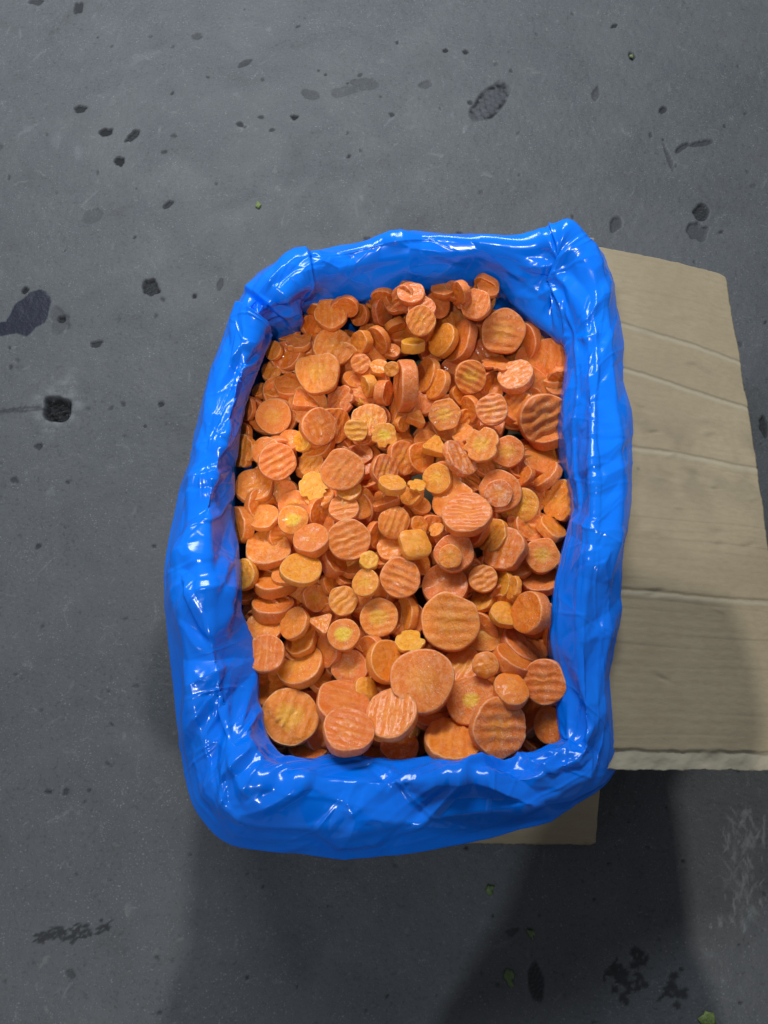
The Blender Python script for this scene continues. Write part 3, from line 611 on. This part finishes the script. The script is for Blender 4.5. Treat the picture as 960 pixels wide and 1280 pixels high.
('F',110,445,316,12,90,102,-.1,.1,.5,3,0,'','the second largest slice'),('F',360,545,252,14,120,SM,-.1,.9,.5,3,0,'core','the slice with a small greenish heart'),('F',427,365,132,6,90,SM,.1,0,.6,3,70,'dome','the little ball-like slice'),
('F',555,490,178,38,70,SM,.1,0,.3,3,80,'lump'),('F',650,620,225,52,150,SM,-.3,0,.4,2,0,''),('F',725,450,222,15,180,0,-.3,0,.5,3,0,'','the ridged slice by the lower right wall'),
('F',755,665,185,33,180,SM,-.3,0,.3,3,0,''),('F',160,620,180,45,90,SM,-.4,0,.3,1,0,''),('F',280,650,230,46,80,SM,0,0,.2,1,0,''),('F',265,748,282,46,85,85,0,0,.25,3,70,'','the half-hidden ridged slice at the bottom edge'),
('F',680,760,150,62,60,SM,-.5,0,.4,2,0,''),('F',740,570,140,40,180,SM,-.2,0,.3,1,0,''),('F',500,450,150,45,60,SM,-.2,0,.2,1,0,''),('F',590,800,160,45,90,SM,-.4,0,.3,1,0,''),
('F',490,677,286,30,0,0,-.1,.1,.55,3,65,'','the tall oval ridged slice at lower right'),
]

NA = 44
PROFILE = [(r_, 1.0, 1.0) for r_ in (0.0, .1, .2, .3, .4, .5, .6, .69, .77, .84, .905, .952)] + [(.985, .91, .92), (1.0, .70, .65), (1.012, .25, .2), (1.012, -.25, -.2), (1.0, -.74, -.7), (.990, -.93, -.95)] + \
          [(r_, -1.0, -1.0) for r_ in (.93, .8, .6, .3, 0.0)]
PR = np.array(PROFILE)
def carrot_shape(Rd, th, crinkle, form, seed):
    """local points (disc axis = z) plus the rad / ridge attributes"""
    r = np.random.default_rng(seed)
    ang = np.linspace(0, 2 * math.pi, NA, endpoint=False)
    prof = np.ones(NA)
    for q in range(2, 7): prof += r.normal(0, .034 / q ** .7) * np.cos(q * ang + r.uniform(0, 6.28))
    a0 = r.uniform(0, 6.28)
    if form == 'chord': prof = np.minimum(prof, .72 / np.maximum(np.cos(ang - R(98)), .1))
    if form == 'hex':
        for k in range(6): prof = np.minimum(prof, .93 / np.maximum(np.cos(ang - a0 - k * math.pi / 3), .2))
    if form == 'tri':
        for k in range(3): prof = np.minimum(prof, r.uniform(.55, .72) / np.maximum(np.cos(ang - a0 - k * 2.1), .2))
    if form == 'jag':
        j = np.zeros(NA)
        for k in range(5): j = np.maximum(j, np.clip(1 - np.abs((ang - r.uniform(0, 6.28) + math.pi) % (2 * math.pi) - math.pi) / r.uniform(.12, .4), 0, 1) * r.uniform(.12, .34))
        prof = prof - j + r.normal(0, .018, NA)
    if form == 'notch': prof = prof - .09 * np.clip(1 - np.abs((ang - R(185) + math.pi) % (2 * math.pi) - math.pi) / .16, 0, 1)
    if form == 'lump':
        for q in range(2, 5): prof += r.normal(0, .09 / q ** .5) * np.cos(q * ang + r.uniform(0, 6.28))
    if form == '' and r.random() < .35: prof = np.minimum(prof, r.uniform(.86, .95) / np.maximum(np.cos(ang - a0), .1))
    rho = PR[:, 0][:, None] * prof[None] * Rd
    x = rho * np.cos(ang)[None]; y = rho * np.sin(ang)[None]
    zb = np.repeat(PR[:, 1][:, None], NA, 1) * th / 2; fw = np.repeat(PR[:, 2][:, None], NA, 1)
    rn = np.repeat(PR[:, 0][:, None], NA, 1)
    if form in ('dome', 'lump'): zb = zb * np.where(fw > 0, np.sqrt(np.clip(1.25 - rn ** 2, 0, 2)), 1)
    else: zb = zb * (1 + r.normal(0, .07) * (x / Rd) + r.normal(0, .07) * (y / Rd))
    lowf = fnoise(x, y, Rd * 1.3, seed + 5, 2) * .045 * th + fnoise(x, y, .006, seed + 6, 2) * .00022
    ridge = np.full_like(x, .5)
    if crinkle is not None:
        lam = np.clip(Rd * 2 / 5.6, .0052, .0098) * r.uniform(.92, 1.12); A = min(.0009, lam * .10) * r.uniform(.45, 1.15)
        d = -x * math.sin(crinkle) + y * math.cos(crinkle)
        d = d + .10 * lam * fnoise(x, y, Rd, seed + 7, 1)
        w = np.cos(2 * math.pi * d / lam + r.uniform(0, 6.28)); w = w - .18 * np.cos(4 * math.pi * d / lam)
        zb = zb + A * w * np.sign(fw) * np.where(fw > 0, 1, -1) * np.abs(np.clip(fw * 1.4, -1, 1))
        ridge = .5 + .5 * np.clip(w, -1, 1) * np.clip(np.abs(fw) * 1.3 - .3, 0, 1)
    else:
        w = fnoise(x, y, Rd * .8, seed + 8, 2); ridge = .5 + .16 * w * np.clip(np.abs(fw), 0, 1)
        zb = zb - .06 * th * np.exp(-(rn / .35) ** 2) * (fw > .9) * r.uniform(-.5, 1)
    if form == 'step':      # part of the upper face has split away along a jagged line
        e = .02 * fnoise(x, y, .004, 3) + (x * math.cos(R(228)) + y * math.sin(R(228))) / Rd - .30 - .09 * np.abs(((y - x) / Rd * 6) % 2 - 1)
        zb = zb - sstep(0, .08, e) * (fw > .8) * th * .20
    z = zb + lowf * (np.abs(fw))
    pts = np.stack([x, y, z], -1)
    return pts, rn, ridge
def carrot_faces():
    nr = len(PR); f = []
    for i in range(nr - 1):
        for j in range(NA):
            j2 = (j + 1) % NA; a, b, c, d = i * NA + j, i * NA + j2, (i + 1) * NA + j2, (i + 1) * NA + j
            f.append((a, d, c, b))
    return np.array(f)
CF = carrot_faces()

# height field of the heap, in 2 mm cells
HX0, HY0, HS, HNX, HNY = -.26, -.10, .002, 260, 340
HM = np.full((HNX, HNY), .084)
gx = HX0 + (np.arange(HNX)[:, None] + .5) * HS; gy = HY0 + (np.arange(HNY)[None] + .5) * HS
HM += .005 * sstep(.34, .44, gy) * (1 - np.exp(-(gx / .06) ** 2)); HM -= .017 * (1 - sstep(-.03, .06, gy)) + .006 * sstep(.06, .12, gx) * sstep(.2, .35, gy)
HM += .010 * np.exp(-(((gx - .005) / .13) ** 2 + ((gy - .19) / .20) ** 2) ** 2)
def settle(px, py, basis, pts, sink):
    """drop a slice on the heap below the viewed spot; returns its centre"""
    P = pts.reshape(-1, 3) @ basis.T
    z = .115
    for _ in range(4):
        c = at(px, py, z)
        ix = np.clip(((P[:, 0] + c[0] - HX0) / HS).astype(int), 0, HNX - 1); iy = np.clip(((P[:, 1] + c[1] - HY0) / HS).astype(int), 0, HNY - 1)
        key = ix * HNY + iy
        low = np.full(HNX * HNY, 9.0); np.minimum.at(low, key, P[:, 2]); u = np.unique(key)
        z = .5 * z + .5 * float(np.quantile(HM.ravel()[u] - low[u], sink))
    c = at(px, py, z)
    ix = np.clip(((P[:, 0] + c[0] - HX0) / HS).astype(int), 0, HNX - 1); iy = np.clip(((P[:, 1] + c[1] - HY0) / HS).astype(int), 0, HNY - 1)
    flat = HM.ravel(); np.maximum.at(flat, ix * HNY + iy, P[:, 2] + z)
    HM[:] = flat.reshape(HNX, HNY)
    return c
slices = []
def add_slice(px, py, Dpx, tilt, az, crinkle, tone, core, frost, thpx, form, seed, sink, label=None):
    d = ray(px, py); d = d / np.linalg.norm(d); toc = -d
    rt = RIGHT - d * RIGHT.dot(d); rt /= np.linalg.norm(rt); up = np.cross(toc, rt)
    k = .615 / F
    Rd = Dpx / 2 * k; th = (thpx * k * .78) if thpx else np.clip(.235 * Dpx * k, .0058, .0112)
    n = math.cos(R(tilt)) * toc + math.sin(R(tilt)) * (math.cos(R(az)) * rt + math.sin(R(az)) * up)
    ex = rt - n * rt.dot(n)
    if np.linalg.norm(ex) < .3: ex = up - n * up.dot(n)
    ex /= np.linalg.norm(ex); ey = np.cross(n, ex)
    basis = np.stack([ex, ey, n], 1)
    pts, rn, ridge = carrot_shape(Rd, th, None if crinkle is None else R(crinkle), form, seed)
    c = settle(px, py, basis, pts, sink)
    me = mesh_from('carrot_slice', pts.reshape(-1, 3), CF, M_CARROT, True, {'rad': rn.ravel() if form != 'core' else (rn * 1.6).ravel(), 'ridge': ridge.ravel()})
    o = link('carrot_slice', me, tone=float(np.clip(tone + .02 + .20 * math.sin(seed * 12.9898), -1, 1)), core=float(core), frost=float(frost), category='carrot slice', group='carrot slices in the box')
    Mx = Matrix([[*map(float, basis[i]), float(c[i])] for i in range(3)] + [[0, 0, 0, 1]])
    o.matrix_world = Mx
    if label: o['label'] = label
    slices.append(dict(o=o, px=px, py=py, D=Dpx, tilt=tilt, az=az, cr=crinkle, tone=tone, core=core, frost=frost, c=c))
    return slices[-1]
# the lower layers, which nobody could count: one heap
r_ = np.random.default_rng(70); hv, hf, hr, hg = [], [], [], []; n0 = 0
for k in range(300):
    px, py = r_.uniform(262, 750), r_.uniform(335, 975); z = .075 + .019 * (k / 300) - .004 * float(sstep(370, 470, 840 - py)) + r_.uniform(-.004, .004)
    Rd = r_.uniform(.013, .021); pts, rn, ridge = carrot_shape(Rd, .011, r_.uniform(0, 3.1) if k % 2 else None, '', 9000 + k)
    n = Vector((r_.normal(0, .35), r_.normal(0, .35), 1)).normalized(); q = n.to_track_quat('Z', 'Y').to_matrix()
    c = at(px, py, z); c2 = c - base_c; lim = ins(P_TR, .93) - base_c
    if abs(c2[0]) > .147 or c2[1] < -.205 or c2[1] > .222: continue
    hv.append(pts.reshape(-1, 3) @ np.array(q).T + c); hf.append(CF + n0); hr.append(rn.ravel()); hg.append(ridge.ravel()); n0 += pts.shape[0] * pts.shape[1]
link('carrot_heap', mesh_from('carrot_heap', np.concatenate(hv), np.concatenate(hf), M_CARROT, True, {'rad': np.concatenate(hr), 'ridge': np.concatenate(hg)}),
     kind='stuff', label='lower layers of sliced frozen carrots filling the liner', category='carrot slices', tone=-.15, frost=.25, core=0.0)
# buried slices that fill the box below the ones in view
r_ = np.random.default_rng(77)
spots = []
def inside(px, py):
    l = np.interp(py, [350, 420, 520, 700, 800, 950], [420, 335, 300, 295, 318, 350]); rr = np.interp(py, [345, 380, 430, 700, 800, 950], [620, 660, 722, 720, 712, 706])
    return l + 8 < px < rr and np.interp(px, [330, 430, 610, 720], [420, 372, 350, 430]) + 6 < py < 955
tries = 0
while len(spots) < 66 and tries < 20000:
    tries += 1; px, py = r_.uniform(290, 730), r_.uniform(350, 960)
    if not inside(px, py) or any(math.hypot(px - a, py - b) < 43 for a, b in spots): continue
    spots.append((px, py))
buried = []
for k, (px, py) in enumerate(spots):
    s = add_slice(px, py, r_.uniform(38, 60), r_.uniform(5, 48), r_.uniform(0, 360), None if r_.random() < .5 else r_.uniform(0, 180), r_.uniform(-.5, .4), 0, r_.uniform(.1, .4), 0, '', 3000 + k, .60)
    s['mark'] = None; s['buried'] = True; buried.append(s)
for k in range(24):          # the row tucked under the film along the far wall, and a few by the right wall
    px, py = (384 + 10.3 * k + r_.uniform(-4, 4), np.interp(k, [0, 23], [384, 360]) + r_.uniform(-5, 6)) if k < 23 else (700, 470)
    s = add_slice(px, py, r_.uniform(28, 42), r_.uniform(25, 62), r_.uniform(0, 360), None if r_.random() < .6 else r_.uniform(0, 180), r_.uniform(-.6, 0), 0, r_.uniform(.1, .4), 0, '', 4000 + k, .62)
    s['mark'] = None; s['buried'] = True; buried.append(s)
order = sorted(range(len(CUTS)), key=lambda i: CUTS[i][10])
named = []
for i in order:
    t = CUTS[i]; x0, y0 = TILE[t[0]]
    s = add_slice(x0 + t[1] / 4, y0 + t[2] / 4, t[3] / 4, t[4], t[5], None if t[6] == SM else t[6], t[7], t[8], t[9], t[11] / 4, t[12], 5000 + i * 13, ({1: .64, 2: .70, 3: .93} if t[4] < 50 else {1: .48, 2: .52, 3: .80})[t[10]])
    s['layer'] = t[10]; s['mark'] = t[13] if len(t) > 13 else None; named.append(s)
print('heap height', np.quantile([s['c'][2] for s in named], [0, .1, .5, .9, 1]))

# descriptions of the slices: landmarks carry their own, the others are told apart by look and by the landmark beside them
marks = [s for s in named if s['mark']]
for s in marks:
    s['o']['label'] = s['mark'][4:].replace('slice', 'carrot slice', 1) if 'slice' in s['mark'] else s['mark'][4:] + ' of carrot'
    if len(s['o']['label'].split()) < 5: s['o']['label'] += ' among the others'
def look(s):
    size = 'small' if s['D'] < 34 else ('large' if s['D'] > 54 else 'mid-sized')
    col = 'yellow-orange' if s['tone'] > .55 else ('reddish' if s['tone'] < -.25 else 'orange')
    return f"{size} {col} carrot slice", ('on edge' if s['tilt'] > 55 else 'steeply tilted' if s['tilt'] > 37 else 'lying flat'), ('ridged' if s['cr'] is not None else 'smooth')
def way(s, m):
    a = math.degrees(math.atan2(m['py'] - s['py'], s['px'] - m['px'])) % 360
    return ['right of', 'above right of', 'above', 'above left of', 'left of', 'below left of', 'below', 'below right of'][int((a + 22.5) // 45) % 8]
used = set(s['o']['label'] for s in marks)
for s in named + buried:
    if s['mark']: continue
    near = sorted(marks, key=lambda m: math.hypot(m['px'] - s['px'], m['py'] - s['py']))
    base, pose, cut = look(s)
    if 'buried' in s: base = 'half-buried ' + base
    opts = []
    for m in near[:4]:
        opts += [f"{base} {way(s, m)} {m['mark']}", f"{cut} {base} {way(s, m)} {m['mark']}", f"{base} {pose} {way(s, m)} {m['mark']}", f"{cut} {base} {pose} {way(s, m)} {m['mark']}"]
    opts = [o for o in opts if len(o.split()) <= 16]
    lab = next((o for o in opts if o not in used), opts[-1]); used.add(lab); s['o']['label'] = lab

# ------------------------------------------------------------------ small litter on the floor
def scrap(name, px, py, size, mat, seed, label, cat, thick=.0012, flat=.35):
    r = np.random.default_rng(seed); n = 14
    a = np.linspace(0, 2 * math.pi, n, endpoint=False); rad = size * (1 + .28 * r.normal(size=n)).clip(.45, 1.6)
    c = at(px, py, .0)
    V = [(0, 0, thick * 1.8)]
    for f, z in ((.6, 1.6), (1.0, 1.0), (1.0, 0.0)):
        for k in range(n): V.append((rad[k] * f * math.cos(a[k]), rad[k] * f * math.sin(a[k]) * .75, thick * z * (1 + .3 * r.normal()) if z else 0))
    Fc = [(0, 1 + k, 1 + (k + 1) % n) for k in range(n)]
    for q in range(2): Fc += [(1 + q * n + k, 1 + (q + 1) * n + k, 1 + (q + 1) * n + (k + 1) % n, 1 + q * n + (k + 1) % n) for k in range(n)]
    o = link(name, mesh_from(name, V, Fc, mat, True), label=label, category=cat); o.location = (c[0], c[1], .0006); o.rotation_euler = (0, 0, r.uniform(0, 6))
    return o
scrap('leaf_scrap', 323, 257, .0042, M_LEAF, 1, 'pale green leaf scrap on the floor above the carton left corner', 'leaf scrap')
scrap('leaf_scrap', 612, 1113, .0046, M_LEAF2, 2, 'dull green leaf scrap on the floor just below the carton', 'leaf scrap')
scrap('leaf_scrap', 664, 1166, .0042, M_LEAF2, 3, 'tiny olive leaf scrap in the dark floor patch below the carton', 'leaf scrap')
scrap('leaf_scrap', 885, 1276, .0075, M_LEAF, 4, 'green leaf scrap at the lower right edge of the floor', 'leaf scrap')
scrap('leaf_scrap', 636, 1222, .0055, M_LEAF2, 6, 'dark green leaf scrap beside the black smear below the carton', 'leaf scrap')
scrap('leaf_scrap', 789, 71, .0030, M_LEAF2, 5, 'speck of dark leaf on the floor at the upper right', 'leaf scrap')

# ------------------------------------------------------------------ the photographer, whose shadow lies across the foreground
M_JACKET = mat_plain('dark_jacket', (.030, .034, .045), .8, .2, 60); M_TROUSER = mat_plain('dark_trousers', (.022, .024, .030), .85, .2, 80)
M_SKIN = mat_plain('skin', (.46, .27, .19), .5, .08, 60); M_HAIR = mat_plain('dark_hair', (.02, .014, .010), .5, .3, 300); M_SHOE = mat_plain('work_shoe', (.02, .02, .02), .5, .2, 90)
def build_person():
    X = .05
    V, E, Rr = [], [], []
    def v(p, r, par=None):
        V.append(p); Rr.append(r if isinstance(r, tuple) else (r, r)); i = len(V) - 1
        if par is not None: E.append((par, i))
        return i
    pel = v((X, -.58, .90), (.205, .135))
    wai = v((X, -.56, 1.06), (.205, .125), pel); che = v((X, -.49, 1.22), (.200, .125), wai); upp = v((X, -.43, 1.34), (.125, .09), che)
    nek = v((X, -.39, 1.41), .054, upp); hb = v((X, -.355, 1.45), (.060, .064), nek); hm = v((X, -.315, 1.495), (.076, .088), hb); ht = v((X, -.285, 1.545), (.070, .080), hm)
    v((X, -.225, 1.45), .012, hm)
    for s in (-1, 1):
        sh = v((X + s * .165, -.43, 1.31), .064, upp); el = v((X * .8 + s * .185, -.37, 1.04), .050, sh); fo = v((X * .4 + s * .125, -.27, .91), .040, el)
        wr = v((s * .085, -.16, .795), .027, fo); pa = v((s * .062, -.115, .752), (.030, .018), wr)
        for k in range(4):
            a = v((s * .058, -.082 - .017 * k, .738 - .003 * k), .0085, pa); b = v((s * .043, -.080 - .017 * k, .722 - .004 * k), .008, a); v((s * (.022 + .003 * k), -.082 - .016 * k, .719 - .004 * k), .007, b)
        a = v((s * .045, -.112, .762), .011, pa); b = v((s * .028, -.095, .760), .009, a); v((s * .014, -.080, .760), .008, b)
        hi = v((X + s * .095, -.58, .82), .098, pel); kn = v((X + s * .11, -.55, .48), .066, hi); cf = v((X + s * .115, -.585, .30), .060, kn)
        an = v((X + s * .115, -.60, .09), .045, cf); v((X + s * .12, -.615, .045), .043, an); v((X + s * .135, -.47, .038), (.044, .034), an)
    me = bpy.data.meshes.new('person'); me.from_pydata(V, E, []); me.update()
    o = bpy.data.objects.new('person', me); COL.objects.link(o)
    o.modifiers.new('skin', 'SKIN').use_smooth_shade = True
    if not me.skin_vertices: me.skin_vertices  # layer is made with the modifier
    if len(me.skin_vertices) == 0:
        bm = bmesh.new(); bm.from_mesh(me); bm.verts.layers.skin.verify(); bm.to_mesh(me); bm.free()
    sk = me.skin_vertices[0].data
    for i, r in enumerate(Rr): sk[i].radius = r
    sk[0].use_root = True
    sb = o.modifiers.new('subdivision', 'SUBSURF'); sb.levels = 2; sb.render_levels = 2
    dg = bpy.context.evaluated_depsgraph_get(); nm = bpy.data.meshes.new_from_object(o.evaluated_get(dg))
    o.modifiers.clear(); o.data = nm; nm.name = 'person'
    for m in (M_JACKET, M_TROUSER, M_SKIN, M_SHOE): nm.materials.append(m)
    for p in nm.polygons:
        c = p.center; p.use_smooth = True
        if c.z < .085: k = 3
        elif c.z < .86 and c.y < -.40: k = 1
        elif (c.z > 1.40 and c.y > -.42) or (c.z < .815 and c.y > -.19): k = 2
        else: k = 0
        p.material_index = k
    o['label'] = 'person in long dark work coat and trousers leaning over the carton, holding a phone'; o['category'] = 'person'
    bm = bmesh.new(); bmesh.ops.create_uvsphere(bm, u_segments=24, v_segments=14, radius=1)
    for w in bm.verts: w.co = Vector((X + w.co.x * .088, -.335 + w.co.y * .100, 1.535 + w.co.z * .078 * (1 + .06 * math.sin(w.co.x * 14 + w.co.y * 9))))
    hm_ = bpy.data.meshes.new('hair'); bm.to_mesh(hm_); bm.free(); hm_.materials.append(M_HAIR)
    for p in hm_.polygons: p.use_smooth = True
    link('hair', hm_, o)
    for s in (-1, 1):
        bm = bmesh.new(); bmesh.ops.create_uvsphere(bm, u_segments=12, v_segments=8, radius=.011, matrix=Matrix.Translation((X + s * .030, -.238, 1.478)))
        em = bpy.data.meshes.new('eye'); bm.to_mesh(em); bm.free(); em.materials.append(M_ICE); link('eye', em, o)
    cv = []; nr, na = 9, 40
    for side in (0, 1):
        for q in range(nr):
            f = q / (nr - 1); z = .98 - .50 * f
            for k in range(na):
                a = 2 * math.pi * k / na; g = 1 - side * .02 + .02 * f * math.sin(a * 5 + f * 2)
                cv.append((X + (.205 + .0 * f) * g * math.cos(a), -.58 + (.135 + .02 * f) * g * math.sin(a), z))
    cf = [(sd * nr * na + q * na + k, sd * nr * na + (q + 1) * na + k, sd * nr * na + (q + 1) * na + (k + 1) % na, sd * nr * na + q * na + (k + 1) % na) for sd in (0, 1) for q in range(nr - 1) for k in range(na)]
    cf += [((nr - 1) * na + k, (2 * nr - 1) * na + k, (2 * nr - 1) * na + (k + 1) % na, (nr - 1) * na + (k + 1) % na) for k in range(na)]
    link('coat_skirt', mesh_from('coat_skirt', cv, cf, M_JACKET, True), o)
    # phone behind the lens
    root = bpy.data.objects.new('phone', None); COL.objects.link(root); pc = CAM - UP * .055 - FWD * .010
    root.matrix_world = Matrix([[RIGHT[i], UP[i], -FWD[i], pc[i]] for i in range(3)] + [[0, 0, 0, 1]])
    root['label'] = 'dark phone held flat in both hands of the person'; root['category'] = 'phone'
    for nm_, sz, zz, mt in (('body', (.072, .150, .008), 0, M_SHOE), ('screen', (.067, .144, .0008), .0045, M_HAIR)):
        bm = bmesh.new(); bmesh.ops.create_cube(bm, size=1)
        for w in bm.verts: w.co = Vector((w.co.x * sz[0], w.co.y * sz[1], w.co.z * sz[2] + zz))
        bmesh.ops.bevel(bm, geom=[e for e in bm.edges if abs((e.verts[0].co - e.verts[1].co).z) > sz[2] * .5], offset=.008, segments=4, affect='EDGES')
        pm = bpy.data.meshes.new(nm_); bm.to_mesh(pm); bm.free(); pm.materials.append(mt); link(nm_, pm, root)
build_person()
